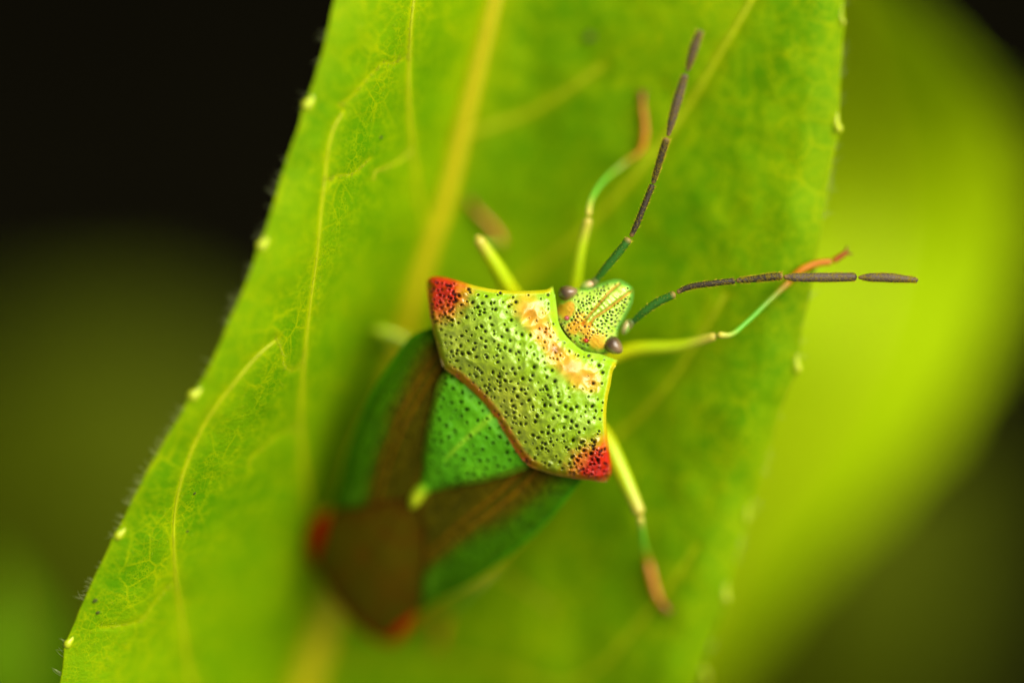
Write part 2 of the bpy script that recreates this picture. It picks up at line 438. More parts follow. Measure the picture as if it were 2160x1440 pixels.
def build_leaf():
    root = empty('leaf', tuple(P(652, 1400, -0.95)))
    tag(root, 'large downy bright green leaf with yellow midrib, the shield bug standing on it', 'leaf')
    ys = np.concatenate([np.linspace(-1495, -120, 70, endpoint=False), np.linspace(-120, 1560, 620, endpoint=False), np.linspace(1560, 2795, 60)])
    ta = np.concatenate([np.linspace(-1, 0, 150, endpoint=False), np.linspace(0, 1, 170)])
    Yg, T = np.meshgrid(ys, ta, indexing='ij')
    m, a, b = fM(Yg), fL(Yg), fR(Yg)
    wob = 3.0 * (fbm(Yg / 38.0, Yg * 0 + 3.3, 2) - 0.5) * np.abs(T) ** 6
    X = np.where(T < 0, m + (m - a) * T, m + (b - m) * T) + wob
    for tx, ty, tr in TEETH:
        w = np.exp(-((Yg - ty) / 26.0) ** 2) * np.abs(T) ** 10
        X = X + np.where(T * (tx - 1080) > 0, np.sign(T) * 3.5 * w, 0)
    Z = leaf_z(X, Yg)
    # veins sit in shallow furrows, tissue swells between them, paler close to a vein
    VM = 0.45 * np.exp(-(np.abs(X - m) / 34.0) ** 2) + 0.25 * np.abs(T) ** 40
    for pts, w in SIDE_VEINS:
        c = crv(pts, n=60)
        lo, hi = c.min(0) - 60, c.max(0) + 60
        k = (X > lo[0]) & (X < hi[0]) & (Yg > lo[1]) & (Yg < hi[1])
        d = dpoly(X[k], Yg[k], c)
        Z[k] -= 0.009 * np.exp(-(d / (w * 3.0)) ** 2) * min(1, w / 5)
        VM[k] = np.maximum(VM[k], 0.75 * min(1, w / 4) * np.exp(-(d / (w * 1.05)) ** 2) + 0.16 * np.exp(-(d / (w * 4)) ** 2))
    V = P(X, Yg, Z)
    blade = shell('blade', V, M_leaf, root, np.repeat(VM[..., None], 3, 2), th=0.022)
    bpy.context.view_layer.update()
    # midrib
    my = np.concatenate([np.linspace(-1480, -150, 12), np.linspace(-60, 1540, 40), np.linspace(1700, 2790, 12)])
    mx = fM(my)
    w = np.interp(my, [-1500, -100, 200, 700, 1300, 1600, 2800], [3, 13, 17, 24, 34, 38, 50]) / 600.0
    pts = P(mx, my, leaf_z(mx, my, False) + w * 0.35)
    rib = tube('midrib', pts, w, M_midrib, root, ns=20, nl=300, flat=0.8, bump=0.06)
    for pts, w in SIDE_VEINS:
        c = crv(pts, n=70)
        k = (c[:, 1] > -1400)
        z = leaf_z(c[:, 0], c[:, 1]) - 0.012
        if w < 3.3: continue
        w3 = P(c[:, 0], c[:, 1], z + 0.004)
        rr = np.linspace(w * 1.05, w * 0.6, 70) / 600.0
        tube('side_vein', w3, rr, M_vein, root, ns=8, nl=90, flat=0.75, bump=0.25)
    # gland-tipped teeth on the margin
    for tx, ty, tr in TEETH:
        s = -1 if tx < 1080 else 1
        z = float(leaf_z(tx - s * 12, ty)) - 0.005
        r = tr / 600.0
        fe = fL if s < 0 else fR
        pts = []
        for dy, lift in ((-46, -0.006), (-30, -0.001), (-14, 0.004), (-4, 0.006), (6, 0.004)):
            x = float(fe(ty + dy)) - s * (5 if dy < -10 else 0) + (tx - float(fe(ty))) * (dy > -20)
            pts.append(P(x, ty + dy, float(leaf_z(x - s * 10, ty + dy)) - 0.005 + lift))
        tube('margin_tooth', pts, [r * 0.25, r * 0.40, r * 0.7, r * 1.1, r * 0.95], M_tooth, root, ns=14, nl=26)
    # fine hairs along both margins and on the veins
    V, F = [], []
    def hair(base, d, L, r):
        nonlocal V, F
        base = np.asarray(base); d = np.asarray(d, float); d = d / np.linalg.norm(d)
        a = np.cross(d, [0.3, 0.2, 0.9]); a /= np.linalg.norm(a); b = np.cross(d, a)
        curl = (rng.random() - 0.5) * 0.9
        o = len(V)
        for k, (t, q) in enumerate(((0, 1), (0.5, 0.7), (1, 0.12))):
            c = base + d * L * t + (a + b * 0.4) * curl * L * t * t
            for g in range(3):
                an = g * 2.094
                V.append(c + r * q * (a * math.cos(an) + b * math.sin(an)))
        for k in range(2):
            for g in range(3):
                h = (g + 1) % 3
                F.append((o + k * 3 + g, o + k * 3 + h, o + k * 3 + 3 + h, o + k * 3 + 3 + g))
    yy = -60.0
    while yy < 1500:
        for side in (-1, 1):
            dens = 0.75 if side < 0 else 0.55
            if fbm(np.array(yy / 30.0), np.array(side * 7.7 + 11), 2) > 0.44 and rng.random() < 0.6 * dens * (0.55 + 0.45 * (yy > 900)):
                x = float(fL(yy) if side < 0 else fR(yy))
                z = float(leaf_z(x - side * 4, yy)) - 0.010
                ln = (8 + 18 * rng.random()) / 600
                dy = (0.2 + 0.8 * rng.random())
                hair(P(x, yy, z), (side, dy if rng.random() < 0.85 else -0.4, rng.random() * 0.9 - 0.3), ln, 0.0008 + 0.0005 * rng.random())
        yy += 2.6
    h = mesh_obj('margin_hairs', np.array(V), F, M_hair, root)
    tag(h, kind='stuff')
    V, F = [], []
    # down on the blade
    for k in range(2600):
        y = rng.uniform(-20, 1460); t = rng.uniform(-1, 1)
        x = float(fM(y) + ((fM(y) - fL(y)) * t if t < 0 else (fR(y) - fM(y)) * t))
        z = float(leaf_z(x, y))
        hair(P(x, y, z - 0.002), (rng.normal(), rng.normal(), 0.9), rng.uniform(5, 11) / 600, 0.0007)
    for pts, w in SIDE_VEINS:
        c = crv(pts, n=200)
        for k in range(int(90 * w / 5)):
            q = c[rng.integers(0, 200)]
            if q[1] < -60: continue
            hair(P(q[0], q[1], float(leaf_z(q[0], q[1])) - 0.004), (rng.normal(), rng.normal(), 0.7), rng.uniform(8, 16) / 600, 0.0009)
    h = mesh_obj('leaf_down', np.array(V), F, M_down, root)
    tag(h, kind='stuff')
    # small dark specks
    for x, y, r in ((1245, 78, 11), (200, 1266, 5), (206, 1291, 4), (803, 290, 3.5), (410, 1040, 3), (395, 1120, 2.5)):
        z = float(leaf_z(x, y)); c = P(x, y, z + 0.002)
        d = np.array([r / 600 * 1.2, r / 600 * 0.4, 0])
        tube('dark_speck', [c - d, c, c + d], [r / 900, r / 600, r / 900], M_spot, root, ns=10, nl=12, flat=0.35, bump=0.4)
    # children were written in world coordinates
    for ch in list(root.children):
        ch.matrix_parent_inverse = root.matrix_basis.inverted()
    return root
build_leaf()

# ------------------------------------------------------------------ other leaves, below and behind
def back_leaf(label, axis, width, mat, group=None, droop=0.15, fold=0.12, roll=None, mid=None):
    """axis: list of (px, py, z) along the midrib; width: half width (plan units) at those stations"""
    axis = np.array(axis, float)
    base = P(*axis[0])
    root = empty('leaf', tuple(base))
    tag(root, label, 'leaf', group)
    n, m = 140, 61
    t = np.linspace(0, 1, n)
    k = np.linspace(0, 1, len(axis))
    c = crv(axis, t=t, keys=k)
    w = np.interp(t, k, width) * (1 + 0.03 * np.sin(t * 95))
    C = P(c[:, 0], c[:, 1], c[:, 2])
    tan = np.gradient(C, axis=0); tan /= np.linalg.norm(tan, axis=1)[:, None]
    lat = np.cross(tan, [0, 0, 1.0]); lat /= np.linalg.norm(lat, axis=1)[:, None]
    nor = np.cross(lat, tan)
    if roll is not None:
        ra = np.radians(np.interp(t, k, roll))[:, None]
        lat, nor = lat * np.cos(ra) + nor * np.sin(ra), nor * np.cos(ra) - lat * np.sin(ra)
    s = np.linspace(-1, 1, m)
    wk = w / 600 * (DIST - c[:, 2]) / DIST
    off = fold * np.abs(s)[None] * wk[:, None] - droop * (s ** 2)[None] * wk[:, None]
    off = off + 0.05 * wk[:, None] * (fbm(t[:, None] * 9 + 3 + base[0], s[None] * 3 + 8, 3) - 0.5)
    V = C[:, None] + lat[:, None] * (s[None, :, None] * wk[:, None, None]) + nor[:, None] * off[..., None]
    b = shell('blade', V, mat, root, np.zeros(V.shape), th=0.03)
    tube('midrib', C[::5] + nor[::5] * 0.02, np.linspace(0.06, 0.02, len(C[::5])), M_vein if mat not in (M_leaf_shade, M_leaf_deep_shade) else mat, root, ns=10, nl=100)
    for ch in list(root.children):
        ch.matrix_parent_inverse = root.matrix_basis.inverted()
    return root

back_leaf('bright yellow green blurred leaf below the right edge of the bug\'s leaf',
          [(1040, 1900, -3.8), (1280, 1500, -3.3), (1530, 1120, -2.9), (1760, 760, -2.7), (1840, 430, -2.75), (1800, 150, -2.3), (1740, -130, -1.65)],
          [60, 130, 190, 285, 325, 270, 30], M_leaf_far, roll=[0, 5, 0, -8, 8, 26, 30])
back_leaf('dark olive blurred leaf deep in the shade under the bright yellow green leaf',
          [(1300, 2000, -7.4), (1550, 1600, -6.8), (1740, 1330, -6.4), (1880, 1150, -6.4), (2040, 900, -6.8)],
          [100, 330, 350, 250, 20], M_leaf_deep_shade)
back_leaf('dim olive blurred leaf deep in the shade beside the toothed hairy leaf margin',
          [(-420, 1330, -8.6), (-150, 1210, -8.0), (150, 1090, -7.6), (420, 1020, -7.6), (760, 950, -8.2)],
          [80, 350, 400, 340, 20], M_leaf_shade)
back_leaf('green blurred leaf tip poking up above the dim olive leaf',
          [(-420, 2000, -3.4), (-260, 1750, -3.0), (-60, 1600, -2.8), (0, 1400, -2.6), (-30, 1190, -2.8)],
          [60, 190, 200, 125, 8], M_leaf_mid)

# ------------------------------------------------------------------ the shield bug
bug = empty('shield_bug', tuple(P(1010, 900, float(leaf_z(1010, 900)))))
tag(bug, 'green shield bug with red shoulder points and brown wings standing on the leaf', 'insect')

GREEN = lin(158, 204, 14); SHEEN = lin(192, 224, 84); YEL = lin(236, 215, 20); RED = lin(206, 34, 1)
ORANGE = lin(240, 175, 60); OLIVE_SHADE = lin(146, 158, 6); PIT = lin(22, 20, 14)

def blend(col, w, c):
    w = np.clip(w, 0, 1)[..., None]
    return col * (1 - w) + np.asarray(c) * w

def poisson(poly, spacing_fn, tries=9000, seed=3):
    r = np.random.default_rng(seed)
    poly = np.asarray(poly, float)
    lo, hi = poly.min(0), poly.max(0)
    pts = np.empty((0, 3))
    C = r.uniform(lo, hi, (tries, 2))
    ok = inside(C[:, 0], C[:, 1], poly)
    for x, y in C[ok]:
        sp = spacing_fn(x, y)
        if sp <= 0: continue
        if len(pts) == 0 or np.min(np.hypot(pts[:, 0] - x, pts[:, 1] - y)) > sp:
            pts = np.vstack([pts, [x, y, 0]])
    return pts[:, :2]

def apply_pits(X, Y, Z, col, pts, rad, depth, pitcol=PIT, strength=0.95, seed=5):
    r = np.random.default_rng(seed)
    for x, y in pts:
        R = rad(x, y) * r.uniform(0.62, 1.22)
        k = (np.abs(X - x) < R * 3.2) & (np.abs(Y - y) < R * 3.2)
        if not k.any(): continue
        e = r.uniform(0.8, 1.25); th = r.uniform(0, 3.14)
        dx, dy = X[k] - x, Y[k] - y
        u = (dx * math.cos(th) + dy * math.sin(th)) * e; v = (-dx * math.sin(th) + dy * math.cos(th)) / e
        d = np.hypot(u, v) / R
        Z[k] += -depth * (R / 4.0) * np.exp(-(d / 0.9) ** 2.5) + depth * 0.12 * np.exp(-((d - 1.8) / 0.6) ** 2)
        if pitcol is not None:
            w = strength * (1 - smooth(0.55, 1.15, d))
            col[k] = col[k] * (1 - w[:, None]) + pitcol * w[:, None]

# --- pronotum
PF = [(900, 603), (901, 592), (908, 585), (920, 582.5), (940, 585), (970, 593), (1000, 602), (1034, 609), (1068, 612.5), (1103, 613.5), (1138, 612), (1155, 610), (1166, 604.5),
      (1172, 630), (1176, 662), (1181, 687), (1195, 709), (1216, 729), (1233, 740), (1252, 744), (1268, 747), (1284, 753), (1303, 760),
      (1293, 782), (1288, 810), (1282, 838), (1279, 866), (1279, 893), (1282, 921), (1286, 952), (1290, 980), (1289, 1000), (1284, 1010)]
PFk = [0, 0.012, 0.025, 0.045, 0.075, 0.12, 0.165, 0.215, 0.265, 0.312, 0.358, 0.385, 0.405,
       0.428, 0.452, 0.474, 0.497, 0.52, 0.54, 0.558, 0.574, 0.588, 0.605,
       0.635, 0.67, 0.71, 0.75, 0.79, 0.83, 0.88, 0.93, 0.97, 1.0]
PR = [(900, 603), (902, 625), (904, 645), (907, 668), (914, 699), (921, 723), (928, 751), (937, 775), (964, 796), (992, 820), (1020, 848), (1044, 879), (1068, 918), (1096, 961), (1117, 982), (1138, 990.5), (1172, 1001), (1200, 1006), (1225, 1010), (1245, 1012), (1266, 1015), (1277, 1014.5), (1284, 1010)]
PRk = [0, 0.03, 0.06, 0.10, 0.16, 0.21, 0.27, 0.33, 0.38, 0.42, 0.46, 0.50, 0.55, 0.61, 0.66, 0.70, 0.76, 0.81, 0.86, 0.90, 0.945, 0.975, 1.0]
PRONO = np.array(PF + PR[-2:0:-1])

def pronotum():
    n, m = 620, 330
    s = np.linspace(0, 1, n); t = np.linspace(0, 1, m)
    F = np.stack([np.interp(s, PFk, np.array(PF)[:, 0]), np.interp(s, PFk, np.array(PF)[:, 1])], -1)
    F2 = crv(PF, t=s, keys=PFk); F = np.where(((s > 0.39) & (s < 0.42) | (s > 0.59) & (s < 0.62))[:, None], F, F2)
    R = crv(PR, t=s, keys=PRk)
    S, T = np.meshgrid(s, t, indexing='ij')
    X = F[:, None, 0] * (1 - T) + R[:, None, 0] * T
    Y = F[:, None, 1] * (1 - T) + R[:, None, 1] * T
    q = np.abs(2 * S - 1)
    # distances to the margins
    dl = np.minimum(dpoly(X, Y, PF[:13]), dpoly(X, Y, PF[22:]))
    dc = dpoly(X, Y, PF[12:23])
    dr = dpoly(X, Y, PR)
    Z = 0.030 - 0.055 * q ** 2.2
    Z -= 0.155 * smooth(14, 0, dr) * 0.10 + 0.085 * np.clip(1 - dr / 150.0, 0, 1) ** 1.7 * (1 - q ** 3 * 0.5)
    Z -= 0.045 * np.clip(1 - dl / 26.0, 0, 1) ** 2
    Z -= 0.035 * np.clip(1 - dc / 20.0, 0, 1) ** 2 + 0.02 * np.clip(1 - dc / 80.0, 0, 1)
    # raised margin bead and the two calli
    Z += 0.008 * np.exp(-((dl - 5) / 4.0) ** 2)
    for cx, cy, rx, ry, h in ((1125, 668, 34, 22, 0.010), (1215, 785, 36, 22, 0.010), (1105, 765, 60, 40, 0.008), (1010, 700, 60, 40, 0.006)):
        Z += h * np.exp(-((X - cx) / rx) ** 2 - ((Y - cy) / ry) ** 2)
    # puckered relief: ridges running between the punctures
    a = math.radians(42)
    U = (X - 1095) * math.cos(a) - (Y - 800) * math.sin(a); W = (X - 1095) * math.sin(a) + (Y - 800) * math.cos(a)
    wx = 16 * (fbm(X / 25.0 + 70, Y / 25.0 + 5, 2) - 0.5); wy = 16 * (fbm(X / 25.0 + 5, Y / 25.0 + 90, 2) - 0.5)
    r1 = 1 - np.sqrt((2 * vnoise((U + wx) / 34.0 + 3, (W + wy) / 27.0) - 1) ** 2 + 0.02)
    r2 = 1 - np.sqrt((2 * vnoise((U + wy) / 36.0 + 30, (W + wx) / 17.0 + 12) - 1) ** 2 + 0.02)
    edge = smooth(4, 26, np.minimum(dl, dc)) * smooth(0, 9, dr)
    Z += edge * (0.009 * (r1 - 0.6) + 0.010 * (r2 - 0.6)) * (0.55 + 0.45 * smooth(0, 80, dr))
    # colour: pigment, with ridge sheen and rear shading painted in
    col = np.ones(X.shape + (3,)) * GREEN
    col = blend(col, smooth(0.55, 0.95, r1) * 0.55 * smooth(20, 110, dr), SHEEN)  # glossy sheen on the ridge tops, painted as paler green
    col = blend(col, 0.8 * smooth(140, 25, dr), OLIVE_SHADE)  # shading of the down-curving rear, painted as darker olive
    col = blend(col, 0.55 * np.exp(-((X - 1075) / 55) ** 2 - ((Y - 850) / 60) ** 2), lin(195, 200, 50))
    col = blend(col, 0.45 * np.exp(-((X - 960) / 60) ** 2 - ((Y - 715) / 50) ** 2), lin(190, 205, 70))
    nz = fbm(X / 22.0 + 50, Y / 22.0 + 50, 3) - 0.5
    for cx, cy, rx, ry, ang, w in ((1120, 662, 46, 28, 55, 1.0), (1146, 702, 36, 22, 58, 1.0), (1168, 738, 34, 18, 42, 0.9), (1205, 778, 56, 24, 38, 1.0), (1238, 798, 30, 24, 40, 0.9)):
        an = math.radians(ang); dx, dy = X - cx, Y - cy
        u = dx * math.cos(an) + dy * math.sin(an); v = -dx * math.sin(an) + dy * math.cos(an)
        g = np.exp(-((u / rx) ** 2 + (v / ry) ** 2) * 0.9)
        col = blend(col, w * 0.85 * smooth(0.10, 0.75, g + 0.4 * nz), lin(240, 194, 46))
        col = blend(col, 0.65 * smooth(0.6, 1.1, g + 0.6 * nz), lin(238, 150, 40))
    col = blend(col, 0.75 * np.exp(-((X - 1172) / 12) ** 2 - ((Y - 738) / 9) ** 2), lin(150, 85, 15))
    col = blend(col, 0.8 * smooth(11, 3, dl), YEL)
    col = blend(col, 0.6 * smooth(9, 2, dc), lin(170, 225, 60))
    # red shoulders
    for cx, cy in ((906, 592), (1286, 1008)):
        d = np.hypot(X - cx, Y - cy)
        mott = 26 * (fbm(X / 14.0, Y / 14.0 + 20, 3) - 0.5)
        col = blend(col, smooth(112, 62, d + mott) * 0.85, lin(235, 120, 22))
        col = blend(col, smooth(84, 48, d + mott), RED)
        col = blend(col, smooth(40, 12, d + mott) * 0.35, lin(160, 14, 3))
    # rust hind margin
    wr = smooth(20, 6, dr) * smooth(0.30, 0.40, S) * smooth(0.74, 0.62, S)
    col = blend(col, wr * (0.85 + 0.5 * (fbm(U / 60, W / 5.0) - 0.2)), lin(214, 96, 8))
    wr2 = smooth(14, 2, dr) * np.maximum(smooth(0.36, 0.30, S), smooth(0.66, 0.74, S))
    col = blend(col, wr2 * 0.7, lin(140, 92, 14))
    # punctures
    def sp(x, y):
        c = min(math.hypot((x - 1122) / 1.0, (y - 664) / 1.4), math.hypot((x - 1215) / 1.7, (y - 785) / 1.0))
        if c < 30 and rng.random() < 0.9: return -1
        g = 11.5 if dpoly(np.array(x), np.array(y), PF[12:23]) > 45 else 10.5
        if dpoly(np.array(x), np.array(y), PR) < 45: g = 10.0
        if min(math.hypot(x - 906, y - 592), math.hypot(x - 1286, y - 1008)) < 75: g = 8.5
        return g
    pts = np.vstack([poisson(PRONO, sp, 1900, 11), poisson([(904, 590), (960, 598), (960, 690), (912, 680)], lambda x, y: 9.0, 160, 12), poisson([(1200, 1000), (1215, 930), (1280, 940), (1285, 1005)], lambda x, y: 9.0, 160, 13)])
    keep = []
    for x, y in pts:
        d1 = min(float(dpoly(np.array(x), np.array(y), PF[:13])), float(dpoly(np.array(x), np.array(y), PF[22:])))
        d2 = float(dpoly(np.array(x), np.array(y), PF[12:23])); d3 = float(dpoly(np.array(x), np.array(y), PR))
        if d1 > 8 and d2 > 8 and d3 > 3.5: keep.append((x, y))
    # some punctures run together in pairs
    kk = np.array(keep); ex = kk[rng.random(len(kk)) < 0.16]; th = rng.uniform(0, 6.28, len(ex))
    kk = np.vstack([kk, ex + np.stack([np.cos(th), np.sin(th)], -1) * 6.5])
    def rad(x, y):
        c = min(math.hypot(x - 1122, y - 664), math.hypot(x - 1215, y - 785), math.hypot(x - 1165, y - 725))
        r = 3.15 if c > 42 else 2.1
        if float(dpoly(np.array(x), np.array(y), PR)) < 40: r = 2.7
        return r
    # the cuticle swells between the punctures
    near = np.full(X.shape, 1e9)
    for x, y in kk:
        near = np.minimum(near, (X - x) ** 2 + (Y - y) ** 2)
    Z += edge * 0.007 * (1 - np.exp(-near / 95.0))
    apply_pits(X, Y, Z, col, kk, rad, 0.015)
    col *= 0.78
    return shell('pronotum', P(X, Y, Z), M_plate, bug, col, th=0.07, inset=0.04)
pronotum()

# --- head
def head():
    LB = [(1166, 660), (1176, 643), (1187, 624), (1212, 610), (1242, 607), (1258, 601), (1274, 596), (1290, 591.5), (1304, 590.5), (1312, 593), (1318, 597), (1325, 600)]
    RB = [(1225, 745), (1246, 750), (1283, 745), (1300, 712), (1306, 691), (1314, 678), (1322, 662), (1329, 648), (1334, 632), (1335, 620), (1334, 612), (1330, 604)]
    k = [0, .1, .22, .36, .5, .58, .66, .76, .86, .93, .97, 1.0]
    n, m = 240, 200
    s = np.linspace(0, 1, n); q = np.linspace(-1, 1, m)
    A, B = crv(LB, t=s, keys=k), crv(RB, t=s, keys=k)
    S, Q = np.meshgrid(s, q, indexing='ij')
    X = A[:, None, 0] * (1 - (Q + 1) / 2) + B[:, None, 0] * (Q + 1) / 2
    Y = A[:, None, 1] * (1 - (Q + 1) / 2) + B[:, None, 1] * (Q + 1) / 2
    Z = -0.005 - 0.07 * np.abs(Q) ** 2.6 - 0.025 * S ** 3 - 0.03 * smooth(0.25, 0.0, S)
    gl = [(1228, 684), (1238, 670), (1262, 643), (1285, 616), (1306, 598)]
    gr = [(1244, 684), (1253, 671), (1277, 655), (1305, 634), (1332, 614)]
    dl, dr = dpoly(X, Y, gl), dpoly(X, Y, gr)
    g = np.minimum(dl, dr)
    Z -= 0.016 * np.exp(-(g / 3.2) ** 2)
    # clypeus slightly raised between the grooves
    poly = gl + gr[::-1]
    Z += 0.006 * inside(X, Y, poly) * smooth(0, 5, g)
    a = math.radians(47)
    U = (X - 1260) * math.cos(a) - (Y - 660) * math.sin(a); W = (X - 1260) * math.sin(a) + (Y - 660) * math.cos(a)
    r1 = 1 - np.abs(2 * fbm(U / 9.0 + 4, W / 16.0 + 8, 2) - 1)
    Z += 0.0045 * (r1 - 0.6) * smooth(0, 0.2, S)
    Z += 0.0012 * np.sin(U / 1.6) * inside(X, Y, poly) * smooth(0.7, 0.5, S) * smooth(1, 4, g)
    de = np.minimum(dpoly(X, Y, LB), dpoly(X, Y, RB))
    Z -= 0.02 * np.clip(1 - de / 7, 0, 1) ** 2
    Z += 0.004 * np.exp(-((de - 4) / 2.5) ** 2)
    col = np.ones(X.shape + (3,)) * lin(168, 208, 56)
    col = blend(col, 0.5 * smooth(0.6, 0.95, r1), lin(208, 230, 110))
    col = blend(col, 0.85 * smooth(9, 2, de) * smooth(0.3, 0.5, S), lin(105, 200, 80))
    nz = fbm(X / 12.0 + 3, Y / 12.0 + 9, 3) - 0.5
    for cx, cy, rr, w in ((1194, 655, 20, 1), (1200, 645, 14, 1), (1215, 690, 16, 1), (1236, 695, 20, 0.9), (1262, 722, 20, 1), (1240, 712, 14, .8), (1222, 668, 14, .7), (1205, 690, 14, .8)):
        gg = np.exp(-((X - cx) ** 2 + (Y - cy) ** 2) / rr ** 2)
        col = blend(col, w * smooth(0.25, 0.75, gg + 0.6 * nz), lin(238, 176, 44))
    col = blend(col, 0.7 * np.exp(-(g / 2.6) ** 2) , lin(206, 120, 20))
    col = blend(col, 0.6 * smooth(0.08, 0.0, S), lin(150, 110, 20))
    # punctures on the side lobes, in bands beside the clypeus
    outline = np.array(LB + RB[::-1])
    def sp(x, y):
        dm = min(float(dpoly(np.array(x), np.array(y), gl)), float(dpoly(np.array(x), np.array(y), gr)))
        if inside(np.array(x), np.array(y), poly) or dm < 3.5: return -1
        if math.hypot(x - 1195, y - 650) < 22 or math.hypot(x - 1264, y - 728) < 24 or math.hypot(x - 1195, y - 671) < 11: return -1
        band = abs((x - 1260) * math.sin(a) + (y - 660) * math.cos(a))
        return 5.6 if 22 < band < 40 else 7.6
    pts = poisson(outline, sp, 2600, 5)
    pts = np.array([p for p in pts if float(np.minimum(dpoly(np.array(p[0]), np.array(p[1]), LB), dpoly(np.array(p[0]), np.array(p[1]), RB))) > 5.5])
    apply_pits(X, Y, Z, col, pts, lambda x, y: 2.5, 0.011, seed=8)
    h = shell('head', P(X, Y, Z), M_plate, bug, col, th=0.10, inset=0.10)
    # eyes
    def blob(name, cx, cy, z, rx, ry, rz, ang, c1, c2, mat, taper=0.0, parent=h):
        nu, nv = 40, 28
        u = np.linspace(0, 2 * np.pi, nu, endpoint=False); v = np.linspace(0.01, np.pi - 0.01, nv)
        Uu, Vv = np.meshgrid(u, v, indexing='ij')
        x = np.cos(Uu) * np.sin(Vv); y = np.sin(Uu) * np.sin(Vv); zz = np.cos(Vv)
        y = y * (1 + taper * x)
        an = math.radians(ang)
        X_, Y_ = rx * x * math.cos(an) - ry * y * math.sin(an), rx * x * math.sin(an) + ry * y * math.cos(an)
        V_ = P(cx + X_, cy + Y_, z + rz * zz)
        idx = np.arange(nu * nv).reshape(nu, nv); nxt = np.roll(idx, -1, 0)
        f = np.stack([idx[:, :-1], idx[:, 1:], nxt[:, 1:], nxt[:, :-1]], -1).reshape(-1, 4)
        w = smooth(-0.7, 0.7, x)[..., None]
        c = np.asarray(c1) * (1 - w) + np.asarray(c2) * w
        return mesh_obj(name, V_.reshape(-1, 3), f, mat, parent, c.reshape(-1, 3))
    E1, E2 = lin(134, 108, 72), lin(60, 42, 22)
    blob('eye', 1198, 617, -0.050, 21, 15, 0.034, 100 + 70, E1, E2, M_eye, 0.30)
    blob('eye', 1295, 729.5, -0.050, 21.5, 17.5, 0.036, 118 + 100, E1, E2, M_eye, 0.30)
    blob('ocellus', 1195.5, 671, -0.028, 5.8, 5.4, 0.014, 0, lin(190, 70, 80), lin(150, 60, 70), M_eye)
    blob('ocellus', 1236, 718, -0.028, 5.8, 5.4, 0.014, 0, lin(205, 25, 15), lin(150, 20, 12), M_eye)
    # antennal tubercles
    blob('antennal_tubercle', 1240, 601, -0.085, 18, 9, 0.03, -20, lin(150, 180, 70), lin(205, 165, 120), M_plate)
    blob('antennal_tubercle', 1321, 690, -0.085, 9, 17, 0.03, 25, lin(205, 165, 120), lin(120, 165, 60), M_plate)
head()

# --- dorsal surface of the hind body (shared by wings and abdomen)
BL = np.array([(912, 690), (868, 708), (830, 757), (787, 825), (753, 895), (728, 965), (712, 1030), (696, 1068), (662, 1098), (645, 1140), (652, 1178)], float)
BR = np.array([(1228, 1012), (1190, 1060), (1150, 1105), (1100, 1150), (1040, 1197), (985, 1235), (925, 1266), (885, 1295), (860, 1328), (836, 1352), (810, 1357)], float)
BC = np.array([(1045, 835), (1010, 880), (975, 925), (940, 970), (910, 1010), (880, 1060), (848, 1115), (815, 1170), (785, 1220), (755, 1266), (730, 1298)], float)
BZC = np.array([-0.15, -0.165, -0.18, -0.20, -0.225, -0.26, -0.31, -0.36, -0.42, -0.49, -0.56])
BZE = np.array([-0.13, -0.16, -0.20, -0.24, -0.29, -0.34, -0.40, -0.46, -0.53, -0.59, -0.63])
def dorsal(tau, sig, grow=0.0):
    k = np.linspace(0, 1, 11)
    L = crv(BL, t=tau, keys=k); R = crv(BR, t=tau, keys=k); C = crv(BC, t=tau, keys=k)
    s = sig[..., None] * (1 + grow)
    p = L * (s * (s - 1) / 2) + C * (1 - s * s) + R * (s * (s + 1) / 2)
    zc = np.interp(tau, k, BZC); ze = np.interp(tau, k, BZE)
    z = zc + (ze - zc) * np.abs(sig) ** 2.2 - 0.03 * smooth(0.85, 1.0, np.abs(sig))
    return p[..., 0], p[..., 1], z

